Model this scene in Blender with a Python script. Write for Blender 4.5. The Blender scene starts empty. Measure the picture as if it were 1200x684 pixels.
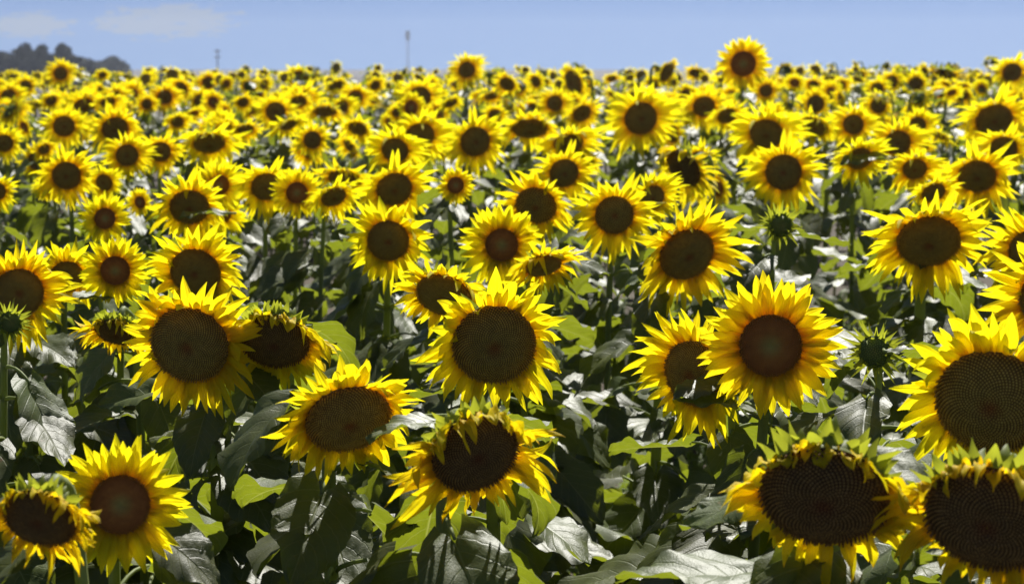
import bpy, math, random
import numpy as np
from mathutils import Vector, Matrix

R_ = math.radians
rng = random.Random(7)
sc = bpy.context.scene
col = sc.collection

# ------------------------------------------------------------------ camera
PW, PH, FPX = 1200.0, 684.0, 2000.0
CAM = Vector((0, 0, 2.1))
HORIZON = 80.0
PITCH = math.atan((PH / 2 - HORIZON) / FPX)
FWD = Vector((0, math.cos(PITCH), -math.sin(PITCH)))
RGT = Vector((1, 0, 0))
UPV = RGT.cross(FWD)
SUN_AZ, SUN_EL = 14.0, 50.0
SUN_DIR = Vector((math.sin(R_(SUN_AZ)) * math.cos(R_(SUN_EL)), math.cos(R_(SUN_AZ)) * math.cos(R_(SUN_EL)), math.sin(R_(SUN_EL))))

cam_d = bpy.data.cameras.new("camera")
cam = bpy.data.objects.new("camera", cam_d)
col.objects.link(cam)
cam.location = CAM
cam.rotation_euler = (math.pi / 2 - PITCH, 0, 0)
cam_d.sensor_width = 36
cam_d.lens = 36 * FPX / PW
cam_d.clip_start, cam_d.clip_end = 0.05, 6000
cam_d.dof.use_dof = True
cam_d.dof.focus_distance = 3.3
cam_d.dof.aperture_fstop = 6.8
sc.camera = cam


def at(px, py, depth):
    return CAM + FWD * depth + RGT * ((px - PW / 2) / FPX * depth) + UPV * (-(py - PH / 2) / FPX * depth)


def project(p):
    v = p - CAM
    d = v.dot(FWD)
    return (PW / 2 + FPX * v.dot(RGT) / d, PH / 2 - FPX * v.dot(UPV) / d, d)


def smooth(a, b, x):
    t = min(1, max(0, (x - a) / (b - a)))
    return t * t * (3 - 2 * t)


def ground_z(x, y):
    ys = min(y, 25.0)
    z = -0.02 + 0.0205 * ys + 0.03 * smooth(13, 23, y) + 0.012 * max(0.0, x) * min(1, max(0, y) / 22) * (1 - smooth(30, 60, y))
    if y > 25.0:
        z -= 3.2 * smooth(25, 110, y)
    return z + 0.02 * math.sin(x * 1.7 + y * 0.9) * math.sin(y * 1.3)


# ------------------------------------------------------------------ materials
def mat(name):
    m = bpy.data.materials.new(name)
    m.use_nodes = True
    nt = m.node_tree
    nt.nodes.clear()
    out = nt.nodes.new("ShaderNodeOutputMaterial")
    return m, nt, out


def N(nt, kind, **kw):
    n = nt.nodes.new(kind)
    for k, v in kw.items():
        if k == "op":
            n.operation = v
        elif hasattr(n, k):
            setattr(n, k, v)
    return n


def link(nt, a, b):
    nt.links.new(a, b)


def ramp(nt, stops, fac):
    r = nt.nodes.new("ShaderNodeValToRGB")
    el = r.color_ramp.elements
    while len(el) < len(stops):
        el.new(0.5)
    for e, (p, c) in zip(el, stops):
        e.position = p
        e.color = (*c, 1)
    link(nt, fac, r.inputs[0])
    return r


def math_n(nt, op, a, b=None, c=None):
    n = nt.nodes.new("ShaderNodeMath")
    n.operation = op
    for i, v in enumerate((a, b, c)):
        if v is None:
            continue
        if isinstance(v, (int, float)):
            n.inputs[i].default_value = v
        else:
            link(nt, v, n.inputs[i])
    return n.outputs[0]


def mix_col(nt, fac, a, b, blend="MIX"):
    n = nt.nodes.new("ShaderNodeMix")
    n.data_type = "RGBA"
    n.blend_type = blend
    n.clamp_factor = True
    for sock, v in ((n.inputs[0], fac), (n.inputs[6], a), (n.inputs[7], b)):
        if isinstance(v, (int, float)):
            sock.default_value = v
        elif isinstance(v, tuple):
            sock.default_value = (*v, 1)
        else:
            link(nt, v, sock)
    return n.outputs[2]


def noise(nt, scale, vec=None, detail=3, rough=0.55):
    n = nt.nodes.new("ShaderNodeTexNoise")
    n.inputs["Scale"].default_value = scale
    n.inputs["Detail"].default_value = detail
    n.inputs["Roughness"].default_value = rough
    if vec is not None:
        link(nt, vec, n.inputs["Vector"])
    return n


def thin(nt, out, colr, tcol, tfac, rough, spec, bump=None, coat=0.0):
    p = nt.nodes.new("ShaderNodeBsdfPrincipled")
    p.inputs["Roughness"].default_value = rough
    p.inputs["Specular IOR Level"].default_value = spec
    p.inputs["Coat Weight"].default_value = coat
    p.inputs["Coat Roughness"].default_value = 0.35
    t = nt.nodes.new("ShaderNodeBsdfTranslucent")
    link(nt, colr, p.inputs["Base Color"])
    link(nt, tcol, t.inputs["Color"])
    if bump is not None:
        link(nt, bump, p.inputs["Normal"])
        link(nt, bump, t.inputs["Normal"])
    mx = nt.nodes.new("ShaderNodeMixShader")
    mx.inputs[0].default_value = tfac
    link(nt, p.outputs[0], mx.inputs[1])
    link(nt, t.outputs[0], mx.inputs[2])
    link(nt, mx.outputs[0], out.inputs[0])


def petal_material(name, wilt):
    m, nt, out = mat(name)
    uv = N(nt, "ShaderNodeUVMap")
    sep = N(nt, "ShaderNodeSeparateXYZ")
    link(nt, uv.outputs[0], sep.inputs[0])
    u, v = sep.outputs[0], sep.outputs[1]
    vf = math_n(nt, "FRACT", v)
    info = N(nt, "ShaderNodeObjectInfo")
    base = ramp(nt, [(0.0, (0.80, 0.47, 0.004)), (0.22, (0.88, 0.765, 0.007)), (0.85, (0.89, 0.825, 0.012)), (1.0, (0.89, 0.835, 0.017) if not wilt else (0.66, 0.36, 0.02))], vf)
    tc = N(nt, "ShaderNodeTexCoord")
    nz = noise(nt, 3.0, tc.outputs["Object"], 2)
    c = mix_col(nt, math_n(nt, "MULTIPLY", nz.outputs[0], 0.5 if wilt else 0.3), base.outputs[0], (0.78, 0.46, 0.002))
    wn = N(nt, "ShaderNodeTexWhiteNoise")
    wn.noise_dimensions = "1D"
    link(nt, math_n(nt, "FLOOR", v), wn.inputs["W"])
    strk = noise(nt, 1.0, None, 2)
    smap = N(nt, "ShaderNodeCombineXYZ")
    link(nt, math_n(nt, "MULTIPLY", u, 9.0), smap.inputs[0])
    link(nt, math_n(nt, "MULTIPLY", v, 1.2), smap.inputs[1])
    link(nt, smap.outputs[0], strk.inputs["Vector"])
    c = mix_col(nt, math_n(nt, "MULTIPLY", math_n(nt, "SUBTRACT", strk.outputs[0], .35), 0.55), c, (0.80, 0.44, 0.004))
    c = mix_col(nt, math_n(nt, "MULTIPLY", math_n(nt, "POWER", wn.outputs["Value"], 3.0), 0.45 if wilt else .22), c, (0.70, 0.36, 0.01))
    hue = N(nt, "ShaderNodeHueSaturation")
    link(nt, math_n(nt, "ADD", math_n(nt, "MULTIPLY", info.outputs["Random"], 0.014), 0.493), hue.inputs["Hue"])
    link(nt, math_n(nt, "ADD", math_n(nt, "MULTIPLY", wn.outputs["Value"], .16), .9), hue.inputs["Value"])
    link(nt, c, hue.inputs["Color"])
    # lengthwise ribs
    w = math_n(nt, "SINE", math_n(nt, "MULTIPLY", u, 22.0))
    bp = N(nt, "ShaderNodeBump")
    bp.inputs["Strength"].default_value = 0.35
    bp.inputs["Distance"].default_value = 0.001
    link(nt, w, bp.inputs["Height"])
    tcol = mix_col(nt, 1.0, hue.outputs[0], (0.98, 1.0, 0.8), "MULTIPLY")
    thin(nt, out, hue.outputs[0], tcol, 0.68 if not wilt else 0.6, 0.6, 0.25, bp.outputs[0])
    return m


def leaf_material(name, shade):
    m, nt, out = mat(name)
    uv = N(nt, "ShaderNodeUVMap")
    sep = N(nt, "ShaderNodeSeparateXYZ")
    link(nt, uv.outputs[0], sep.inputs[0])
    u, v = sep.outputs[0], sep.outputs[1]
    au = math_n(nt, "ABSOLUTE", u)
    # lateral veins run forward from the midrib
    ph = math_n(nt, "SUBTRACT", math_n(nt, "MULTIPLY", v, 7.0), math_n(nt, "MULTIPLY", au, 2.4))
    tri = math_n(nt, "ABSOLUTE", math_n(nt, "SUBTRACT", math_n(nt, "FRACT", ph), 0.5))
    vein = math_n(nt, "SUBTRACT", 1.0, math_n(nt, "SMOOTH_MIN", math_n(nt, "MULTIPLY", tri, 14.0), 1.0, 0.3))
    mid = math_n(nt, "SUBTRACT", 1.0, math_n(nt, "MINIMUM", math_n(nt, "MULTIPLY", au, 22.0), 1.0))
    lines = math_n(nt, "MAXIMUM", math_n(nt, "MULTIPLY", vein, 0.5), mid)
    info = N(nt, "ShaderNodeObjectInfo")
    tc = N(nt, "ShaderNodeTexCoord")
    nz = noise(nt, 9.0, tc.outputs["Object"], 4)
    nf = noise(nt, 60.0, tc.outputs["Object"], 3)
    dark, light = (0.044 * shade, 0.056 * shade, 0.013 * shade), (0.082 * shade, 0.096 * shade, 0.022 * shade)
    c = mix_col(nt, nz.outputs[0], dark, light)
    c = mix_col(nt, math_n(nt, "MULTIPLY", lines, 0.6), c, (0.16, 0.185, 0.07))
    spot = noise(nt, 5.0, tc.outputs["Object"], 5, .7)
    sp = math_n(nt, "MINIMUM", math_n(nt, "MAXIMUM", math_n(nt, "MULTIPLY", math_n(nt, "SUBTRACT", spot.outputs[0], .66), 14.0), 0), .8)
    c = mix_col(nt, sp, c, (0.16, 0.10, 0.04))
    hue = N(nt, "ShaderNodeHueSaturation")
    link(nt, math_n(nt, "ADD", math_n(nt, "MULTIPLY", info.outputs["Random"], 0.03), 0.485), hue.inputs["Hue"])
    link(nt, math_n(nt, "ADD", math_n(nt, "MULTIPLY", info.outputs["Random"], 0.5), 0.75), hue.inputs["Value"])
    link(nt, c, hue.inputs["Color"])
    t = mix_col(nt, nz.outputs[0], (0.24, 0.30, 0.012), (0.40, 0.46, 0.025))
    t = mix_col(nt, math_n(nt, "MULTIPLY", lines, 0.65), t, (0.60, 0.62, 0.16))
    h = math_n(nt, "ADD", math_n(nt, "MULTIPLY", lines, -1.0), math_n(nt, "MULTIPLY", nf.outputs[0], 0.5))
    bp = N(nt, "ShaderNodeBump")
    bp.inputs["Strength"].default_value = 0.35
    bp.inputs["Distance"].default_value = 0.004
    link(nt, h, bp.inputs["Height"])
    thin(nt, out, hue.outputs[0], t, 0.31, 0.49, 0.5, bp.outputs[0], 0.0)
    return m


def simple_thin(name, c0, c1, t0, tfac, rough, spec, scale=20):
    m, nt, out = mat(name)
    tc = N(nt, "ShaderNodeTexCoord")
    nz = noise(nt, scale, tc.outputs["Object"], 3)
    c = mix_col(nt, nz.outputs[0], c0, c1)
    rgb = N(nt, "ShaderNodeRGB")
    rgb.outputs[0].default_value = (*t0, 1)
    thin(nt, out, c, rgb.outputs[0], tfac, rough, spec)
    return m


def disc_material(name, stops_gap, stops_tip):
    m, nt, out = mat(name)
    uv = N(nt, "ShaderNodeUVMap")
    sep = N(nt, "ShaderNodeSeparateXYZ")
    link(nt, uv.outputs[0], sep.inputs[0])
    a = ramp(nt, stops_gap, sep.outputs[0])
    b = ramp(nt, stops_tip, sep.outputs[0])
    c = mix_col(nt, sep.outputs[1], a.outputs[0], b.outputs[0])
    tc = N(nt, "ShaderNodeTexCoord")
    nz = noise(nt, 5.0, tc.outputs["Object"], 4)
    hue = N(nt, "ShaderNodeHueSaturation")
    link(nt, math_n(nt, "ADD", math_n(nt, "MULTIPLY", nz.outputs[0], 0.8), 0.6), hue.inputs["Value"])
    link(nt, c, hue.inputs["Color"])
    p = N(nt, "ShaderNodeBsdfPrincipled")
    p.inputs["Roughness"].default_value = 0.8
    p.inputs["Specular IOR Level"].default_value = 0.2
    link(nt, hue.outputs[0], p.inputs["Base Color"])
    link(nt, p.outputs[0], out.inputs[0])
    return m


def plain(name, c0, c1, rough=0.8, scale=4.0, bump=0.0, detail=6, metal=0.0):
    m, nt, out = mat(name)
    tc = N(nt, "ShaderNodeTexCoord")
    nz = noise(nt, scale, tc.outputs["Object"], detail)
    c = mix_col(nt, nz.outputs[0], c0, c1)
    p = N(nt, "ShaderNodeBsdfPrincipled")
    p.inputs["Roughness"].default_value = rough
    p.inputs["Specular IOR Level"].default_value = 0.3
    p.inputs["Metallic"].default_value = metal
    link(nt, c, p.inputs["Base Color"])
    if bump:
        n2 = noise(nt, scale * 6, tc.outputs["Object"], 5)
        b = N(nt, "ShaderNodeBump")
        b.inputs["Strength"].default_value = 0.8
        b.inputs["Distance"].default_value = bump
        link(nt, n2.outputs[0], b.inputs["Height"])
        link(nt, b.outputs[0], p.inputs["Normal"])
    link(nt, p.outputs[0], out.inputs[0])
    return m


M = {
    "petal": petal_material("petal", False),
    "petal_wilt": petal_material("petal_wilting", True),
    "leaf": leaf_material("sunflower_leaf", 1.0),
    "stem": simple_thin("stem_green", (0.16, 0.20, 0.06), (0.24, 0.28, 0.10), (0.4, 0.46, 0.08), 0.3, 0.6, 0.4, 30),
    "bract": simple_thin("bract_green", (0.12, 0.16, 0.025), (0.20, 0.23, 0.04), (0.44, 0.47, 0.03), 0.5, 0.55, 0.35, 5),
    "disc": disc_material("disc_mature",
                          [(0, (0.19, 0.06, 0.014)), (0.3, (0.175, 0.11, 0.026)), (1, (0.15, 0.082, 0.018))],
                          [(0, (0.40, 0.15, 0.03)), (0.2, (0.50, 0.335, 0.07)), (0.7, (0.55, 0.375, 0.075)), (1, (0.50, 0.28, 0.04))]),
    "disc_ripe_shaded": disc_material("disc_ripe_shaded",  # riper brown, plus the shade on nodding heads darkened into the colour
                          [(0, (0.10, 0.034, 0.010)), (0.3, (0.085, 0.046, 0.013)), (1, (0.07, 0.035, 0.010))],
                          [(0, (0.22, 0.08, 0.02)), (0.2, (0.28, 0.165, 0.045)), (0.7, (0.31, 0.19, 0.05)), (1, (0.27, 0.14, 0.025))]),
    "disc_young": disc_material("disc_young",
                                [(0, (0.34, 0.27, 0.07)), (0.4, (0.34, 0.13, 0.03)), (1, (0.26, 0.09, 0.02))],
                                [(0, (0.52, 0.42, 0.11)), (0.25, (0.54, 0.36, 0.09)), (0.5, (0.58, 0.23, 0.05)), (0.85, (0.46, 0.17, 0.035)), (1, (0.55, 0.27, 0.03))]),
    "disc_bud": disc_material("disc_bud",
                              [(0, (0.12, 0.13, 0.03)), (1, (0.10, 0.13, 0.03))],
                              [(0, (0.36, 0.28, 0.06)), (0.4, (0.24, 0.27, 0.06)), (1, (0.16, 0.21, 0.05))]),
    "soil": plain("soil", (0.030, 0.022, 0.014), (0.085, 0.066, 0.045), 0.9, 3.0, 0.02),
    "grass": simple_thin("weed_green", (0.07, 0.12, 0.02), (0.15, 0.20, 0.04), (0.28, 0.36, 0.03), 0.35, 0.5, 0.4, 3),
    "crown": plain("far_foliage", (0.012, 0.018, 0.010), (0.032, 0.042, 0.022), 0.8, 0.5),
    "bark": plain("bark", (0.05, 0.04, 0.03), (0.1, 0.08, 0.06), 0.9, 3.0),
    "steel": plain("galvanised_steel", (0.30, 0.31, 0.33), (0.42, 0.43, 0.45), 0.5, 2.0, 0, 3, 0.3),
    "wood": plain("weathered_wood", (0.10, 0.08, 0.06), (0.18, 0.15, 0.12), 0.85, 2.0),
}


# ------------------------------------------------------------------ mesh builder
class MB:
    def __init__(self):
        self.v, self.f, self.uv, self.mi = [], [], [], []

    def grid(self, pts, uvs, mi=0, closed=False):
        """pts: rows x cols of Vectors"""
        b = len(self.v)
        nr, nc = len(pts), len(pts[0])
        for r in range(nr):
            self.v.extend([tuple(p) for p in pts[r]])
            self.uv.extend(uvs[r])
        for r in range(nr - 1):
            for c in range(nc if closed else nc - 1):
                c2 = (c + 1) % nc
                self.f.append((b + r * nc + c, b + r * nc + c2, b + (r + 1) * nc + c2, b + (r + 1) * nc + c))
                self.mi.append(mi)

    def tube(self, path, radii, sides=8, mi=0, cap=True):
        rows, uvs = [], []
        n = len(path)
        up = Vector((0.3, 0.9, 0.1)).normalized()
        prev = None
        for i, p in enumerate(path):
            t = (path[min(i + 1, n - 1)] - path[max(i - 1, 0)]).normalized()
            a = prev if prev is not None else up
            x = (a - t * a.dot(t))
            if x.length < 1e-4:
                x = t.orthogonal()
            x.normalize()
            prev = x
            y = t.cross(x)
            rows.append([p + (x * math.cos(k * 2 * math.pi / sides) + y * math.sin(k * 2 * math.pi / sides)) * radii[i] for k in range(sides)])
            uvs.append([(k / sides, i / n) for k in range(sides)])
        b = len(self.v)
        self.grid(rows, uvs, mi, True)
        if cap:
            for o in (0, (n - 1) * sides):
                self.f.append(tuple(b + o + k for k in (range(sides) if o else reversed(range(sides)))))
                self.mi.append(mi)

    def box(self, c, s, mi=0):
        b = len(self.v)
        for dz in (-.5, .5):
            for dx, dy in ((-.5, -.5), (.5, -.5), (.5, .5), (-.5, .5)):
                self.v.append((c[0] + dx * s[0], c[1] + dy * s[1], c[2] + dz * s[2]))
                self.uv.append((0, 0))
        for f in ((3, 2, 1, 0), (4, 5, 6, 7), (0, 1, 5, 4), (1, 2, 6, 5), (2, 3, 7, 6), (3, 0, 4, 7)):
            self.f.append(tuple(b + i for i in f))
            self.mi.append(mi)

    def add(self, other, mtx, mimap=None):
        b = len(self.v)
        a = np.array(other.v) @ np.array(mtx.to_3x3()).T + np.array(mtx.translation)
        self.v.extend(map(tuple, a))
        self.uv.extend(other.uv)
        self.f.extend(tuple(i + b for i in f) for f in other.f)
        self.mi.extend((mimap[m] if mimap else m) for m in other.mi)

    def mesh(self, name, mats, smooth_shade=True):
        me = bpy.data.meshes.new(name)
        me.from_pydata(self.v, [], self.f)
        for m in mats:
            me.materials.append(m)
        if len(mats) > 1:
            me.polygons.foreach_set("material_index", self.mi)
        uvl = me.uv_layers.new(name="UVMap")
        li = np.empty(len(me.loops), dtype=np.int32)
        me.loops.foreach_get("vertex_index", li)
        uvl.data.foreach_set("uv", np.array(self.uv, dtype=np.float32)[li].ravel())
        if smooth_shade:
            me.polygons.foreach_set("use_smooth", [True] * len(me.polygons))
        me.update()
        return me


def obj(name, me, parent=None, mtx=None):
    o = bpy.data.objects.new(name, me)
    col.objects.link(o)
    if parent is not None:
        o.parent = parent
    if mtx is not None:
        o.matrix_basis = mtx
    return o


def tag(o, label=None, cat=None, group=None, kind=None):
    if label:
        o["label"] = label
    if cat:
        o["category"] = cat
    if group:
        o["group"] = group
    if kind:
        o["kind"] = kind
    return o


# ------------------------------------------------------------------ flower head pieces, disc radius = 1
def petal(mb, r, th, length, width, elev, grav, sag, curl, twist, base_z, nl, nw, base_r, vi, ruffle=0.0, mi=0, spike=False):
    rad = Vector((math.cos(th), math.sin(th), 0))
    tan = Vector((-math.sin(th), math.cos(th), 0))
    z = Vector((0, 0, 1))
    d = (rad * math.cos(elev) + z * math.sin(elev)).normalized()
    w = tan.copy()
    p = rad * base_r + z * base_z
    step = length / nl
    rows, uvs = [], []
    p1, p2 = r.uniform(0, 6.28), r.uniform(0, 6.28)
    for i in range(nl + 1):
        t = i / nl
        hw = width * min(1.0, 0.72 + 1.1 * t) * max(0.0, 1 - t ** 2.2) ** 0.9
        if spike:
            hw = width * (1 - t) ** .75 * (.62 + .38 * (1 - t) ** 2)
        hw = max(hw, width * 0.03)
        n = w.cross(d)
        a = twist * t
        wv = w * math.cos(a) + n * math.sin(a)
        nv = wv.cross(d)
        row, uvr = [], []
        for k in range(nw + 1):
            u = -1 + 2 * k / nw
            fold = 0.35 * hw * (abs(u) - 0.4) + 0.10 * hw * math.cos(u * 7 + p1)
            rf = ruffle * hw * math.sin(t * 9 + p2 + u * 2) * abs(u)
            row.append(p + wv * (u * hw) + nv * (fold + rf))
            uvr.append((u * 0.5 + 0.5 + vi * 2, min(t, 0.995) + vi))
        rows.append(row)
        uvs.append(uvr)
        p = p + d * step
        d = d + grav * (sag * (0.3 + t) / nl) + n * (curl / nl) + tan * (0.25 * math.sin(p1 + 3 * t) / nl)
        d.normalize()
        w = (w - d * w.dot(d)).normalized()
    mb.grid(rows, uvs, mi)


def petal_ring(seed, L, grav, style, nl=8, nw=4, count=48):
    r = random.Random(seed)
    mb = MB()
    for layer in range(2):
        cnt = count // 2
        off = r.uniform(0, 6.28)
        for i in range(cnt):
            th = off + (i + (r.uniform(-.34, .34))) * 2 * math.pi / cnt + layer * math.pi / cnt
            top = math.sin(th)
            if style == "w":
                if r.random() < 0.14:
                    continue
                clump = math.sin(3 * th + seed)
                ln = L * r.uniform(0.85, 1.35) * (1.15 + .3 * clump)
                el = r.uniform(-0.25, 0.45) + 0.2 * top
                sag = r.uniform(0.2, 1.7)
                curl = r.uniform(-1.5, 1.5)
                tw = r.uniform(-1.7, 1.7)
                wd = 0.155 * r.uniform(0.6, 1.2)
                if top > 0.3 and r.random() < .3:
                    continue
                if top > 0.3:        # dried petals folded over the rim
                    ln *= r.uniform(.35, .85)
                    el = r.uniform(0.2, 1.2)
                    sag = r.uniform(1.0, 3.0)
                    curl = r.uniform(-2.6, 0.6)
                    wd *= r.uniform(.7, 1.5)
            elif style == "y":
                if r.random() < 0.03:
                    continue
                ln = L * r.uniform(0.9, 1.18)
                el = r.uniform(0.02, 0.35) + 0.1 * layer
                sag = r.uniform(0, 0.35)
                curl = r.uniform(-0.5, 0.6)
                tw = r.uniform(-.5, .5)
                wd = 0.22 * r.uniform(.85, 1.15)
            else:
                if r.random() < 0.05:
                    continue
                ln = L * r.uniform(0.7, 1.25)
                el = r.uniform(-0.15, 0.6) + 0.12 * layer
                sag = r.uniform(0.1, 0.9)
                curl = r.uniform(-1.1, 0.9)
                tw = r.uniform(-.8, .8)
                el += .28 * math.sin(2 * th + seed)
                ln *= 1 + .12 * math.sin(3 * th + seed * 1.7)
                if r.random() < .02:      # a petal folded forward over the disc
                    el = r.uniform(.8, 1.3)
                    curl = r.uniform(-2.2, -.5)
                    ln *= .55
                wd = 0.158 * r.uniform(.65, 1.3)
            wd *= min(1.35, 0.7 + 0.3 * L / 0.8)
            petal(mb, r, th, ln, wd, el, grav, sag, curl, tw, -0.05 - 0.04 * (1 - layer), nl, nw, 0.96, i + layer * 40, 0.25 if style != "w" else 0.5)
    return mb


def bract_ring(seed, L, nl=5, nw=2, count=24, grav=Vector((0, -0.9, 0.2)), open_=0.0, wd=.2):
    r = random.Random(seed)
    mb = MB()
    for layer in range(2):
        cnt = count // 2
        for i in range(cnt):
            th = (i + r.uniform(-.3, .3) + layer * .5) * 2 * math.pi / cnt
            el = r.uniform(-1.25, 0.1) + open_
            petal(mb, r, th, L * r.uniform(.75, 1.25), 0.20, el, grav, r.uniform(-.3, .6), r.uniform(-1.2, 1.6), r.uniform(-.8, .8), -0.14 - 0.09 * layer, nl, nw, 0.92 - .06 * layer, i + layer * 40, spike=True)
    return mb


def bud_bracts(seed):
    r = random.Random(seed)
    mb = MB()
    for layer in range(-1, 3):
        cnt = 13
        for i in range(cnt):
            th = (i + r.uniform(-.3, .3) + layer * .33) * 2 * math.pi / cnt
            petal(mb, r, th, r.uniform(.8, 1.7), 0.2, r.uniform(.75, 1.15) - .42 * layer, Vector((0, -.7, .3)), r.uniform(-.4, .3), r.uniform(-1.2, 1.8), r.uniform(-.5, .5), -0.15 - .16 * layer, 6, 2, 0.86 if layer >= 0 else .8, i + layer * 40 + 40, spike=True)
    return mb


def dome_z(q, h):
    return h * (1 - q ** 2.2) - 0.10 * math.exp(-(q / 0.28) ** 2)


def disc_mesh(n, h=0.27, bump=0.05, seed=0, fringe=False):
    r = random.Random(seed)
    mb = MB()
    rings, seg = 9, 40
    rows, uvs = [], []
    for i in range(rings + 1):
        q = max(0.004, i / rings)
        rows.append([Vector((q * math.cos(k * 2 * math.pi / seg), q * math.sin(k * 2 * math.pi / seg), dome_z(q, h) - (0.05 if i == rings else 0))) for k in range(seg)])
        uvs.append([(q * .999, 0.0)] * seg)
    mb.grid(list(reversed(rows)), list(reversed(uvs)), 0, True)
    ga = math.pi * (3 - math.sqrt(5))
    for i in range(n):
        q = math.sqrt((i + .5) / n)
        th = i * ga
        sp = 1.0 / math.sqrt(n) * 1.75
        s = sp * 0.47 * r.uniform(.85, 1.1)
        hh = bump * (0.55 + 0.65 * q) * r.uniform(.55, 1.35) * min(1, (sp / .066)) * (1.9 if q > .9 else 1)
        c = Vector((q * .985 * math.cos(th), q * .985 * math.sin(th), dome_z(q, h) - 0.008))
        slope = 0.5 * q
        nrm = Vector((math.cos(th) * slope, math.sin(th) * slope, 1)).normalized()
        rad = Vector((math.cos(th), math.sin(th), -slope)).normalized()
        tan = nrm.cross(rad)
        b = len(mb.v)
        k = 5 if n > 500 else 4
        for j in range(k):
            a = j * 2 * math.pi / k + th
            mb.v.append(tuple(c + (rad * math.cos(a) + tan * math.sin(a)) * s))
            mb.uv.append((min(q, .999), 0.25))
        for j in range(k):
            a = j * 2 * math.pi / k + th
            mb.v.append(tuple(c + (rad * math.cos(a) + tan * math.sin(a)) * s * .55 + nrm * hh))
            mb.uv.append((min(q, .999), (.65 + .35 * r.random())))
        for j in range(k):
            j2 = (j + 1) % k
            mb.f.append((b + j, b + j2, b + k + j2, b + k + j))
            mb.mi.append(0)
        mb.f.append(tuple(b + k + j for j in range(k)))
        mb.mi.append(0)
    return mb


def back_mesh(seg=20, deep=0.42):
    mb = MB()
    prof = [(1.0, -0.045), (1.01, -0.10), (0.92, -0.19), (0.74, -0.28), (0.5, -0.35), (0.28, -deep), (0.16, -deep - .13)]
    rows = [[Vector((q * math.cos(k * 2 * math.pi / seg), q * math.sin(k * 2 * math.pi / seg), z)) for k in range(seg)] for q, z in prof]
    uvs = [[(0, 0)] * seg for _ in prof]
    mb.grid(rows, uvs, 0, True)
    return mb


# ------------------------------------------------------------------ leaves (origin at the stem, pointing +Y, unit blade length)
def leaf_mb(seed, nt=16, nu=8, petiole=True, sides=6, blade_only=False):
    r = random.Random(seed)
    mb = MB()
    plen = r.uniform(.38, .6)
    a = r.uniform(0.35, 0.9)
    path, p = [Vector((0, 0, 0))], Vector((0, 0, 0))
    ns = 5
    for i in range(ns):
        p = p + Vector((0, math.cos(a), math.sin(a))) * (plen / ns)
        path.append(p.copy())
        a -= r.uniform(.10, .26)
    if petiole:
        mb.tube(path, [.028, .023, .019, .017, .016, .013], sides, 1)
    if blade_only:
        p, a = Vector((0, 0, 0)), .35
    # blade
    droop = r.choice((r.uniform(.1, .6), r.uniform(.3, 1.0), r.uniform(.6, 1.7)))
    pitch = a - r.uniform(-.1, .35)
    wmax = r.uniform(.92, 1.12)
    if blade_only:
        droop, pitch = .6, .3
    cup = r.uniform(.05, .5)
    roll = r.uniform(-.35, .35)
    p1, p2 = r.uniform(0, 6.3), r.uniform(0, 6.3)
    mid, ang = [p.copy()], pitch
    angs = [pitch]
    for i in range(nt):
        ang -= droop / nt * (0.5 + i / nt)
        mid.append(mid[-1] + Vector((0, math.cos(ang), math.sin(ang))) / nt)
        angs.append(ang)
    rows, uvs = [], []
    side = r.uniform(-.12, .12)
    for i in range(nt + 1):
        t = i / nt
        hw = .40 * 1.78 * wmax * (t + .012) ** .44 * max(0, 1 - t) ** .80
        f = Vector((0, math.cos(angs[i]), math.sin(angs[i])))
        nn = Vector((0, -f.z, f.y))
        rl = roll * t
        xs = Vector((math.cos(rl), 0, 0)) + nn * math.sin(rl)
        ns_ = nn * math.cos(rl) - Vector((math.sin(rl), 0, 0))
        row, uvr = [], []
        for k in range(nu + 1):
            u = -1 + 2 * k / nu
            au = abs(u)
            tooth = 1 + (0.02 * (1 if i % 2 else -1) if (k in (0, nu) and nt >= 12) else 0)
            x = u * hw * tooth
            back = -.17 * au ** 1.6 * max(0, 1 - t * 2.2) ** 2
            zz = cup * abs(x) - 0.75 * cup * x * x / .35 - .05 * math.exp(-(u / .16) ** 2) * (1 - t)
            zz += .035 * au * math.sin(2 * math.pi * (3.4 * t - 1.2 * au) + p1 + (1.5 if u > 0 else 0))
            zz += .05 * au * au * math.sin(t * 8 + p2 + (2.1 if u > 0 else 0))
            q = mid[i] + xs * x + f * back + ns_ * zz + Vector((side * t * t, 0, 0))
            row.append(q)
            uvr.append((u, t))
        rows.append(row)
        uvs.append(uvr)
    mb.grid(rows, uvs, 0)
    return mb


# ------------------------------------------------------------------ shared meshes
G0 = Vector((0, -0.94, 0.34))
LEAF_HI = [leaf_mb(100 + i, 18, 8) for i in range(12)]
LEAF_HI_ME = [m.mesh("leaf", [M["leaf"], M["stem"]]) for m in LEAF_HI]
LEAF_MD = [leaf_mb(200 + i, 10, 6, True, 4) for i in range(8)]
LEAF_MD_ME = [m.mesh("leaf", [M["leaf"], M["stem"]]) for m in LEAF_MD]
LEAF_LO = [leaf_mb(300 + i, 5, 2, False) for i in range(6)]
DISC_M = disc_mesh(1150, h=.32, seed=1).mesh("seed_disc", [M["disc"]])
DISC_W = disc_mesh(1000, h=.30, seed=11).mesh("seed_disc", [M["disc_ripe_shaded"]])
DISC_WL = disc_mesh(260, seed=12).mesh("seed_disc", [M["disc_ripe_shaded"]])
DISC_Y = disc_mesh(900, h=.12, bump=.045, seed=2).mesh("seed_disc", [M["disc_young"]])
DISC_ML = disc_mesh(260, seed=3).mesh("seed_disc", [M["disc"]])
DISC_YL = disc_mesh(240, h=.12, seed=4).mesh("seed_disc", [M["disc_young"]])
DISC_B = disc_mesh(160, h=.55, seed=5).mesh("seed_disc", [M["disc_bud"]])
BACK = back_mesh().mesh("flower_head", [M["bract"]])
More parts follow.
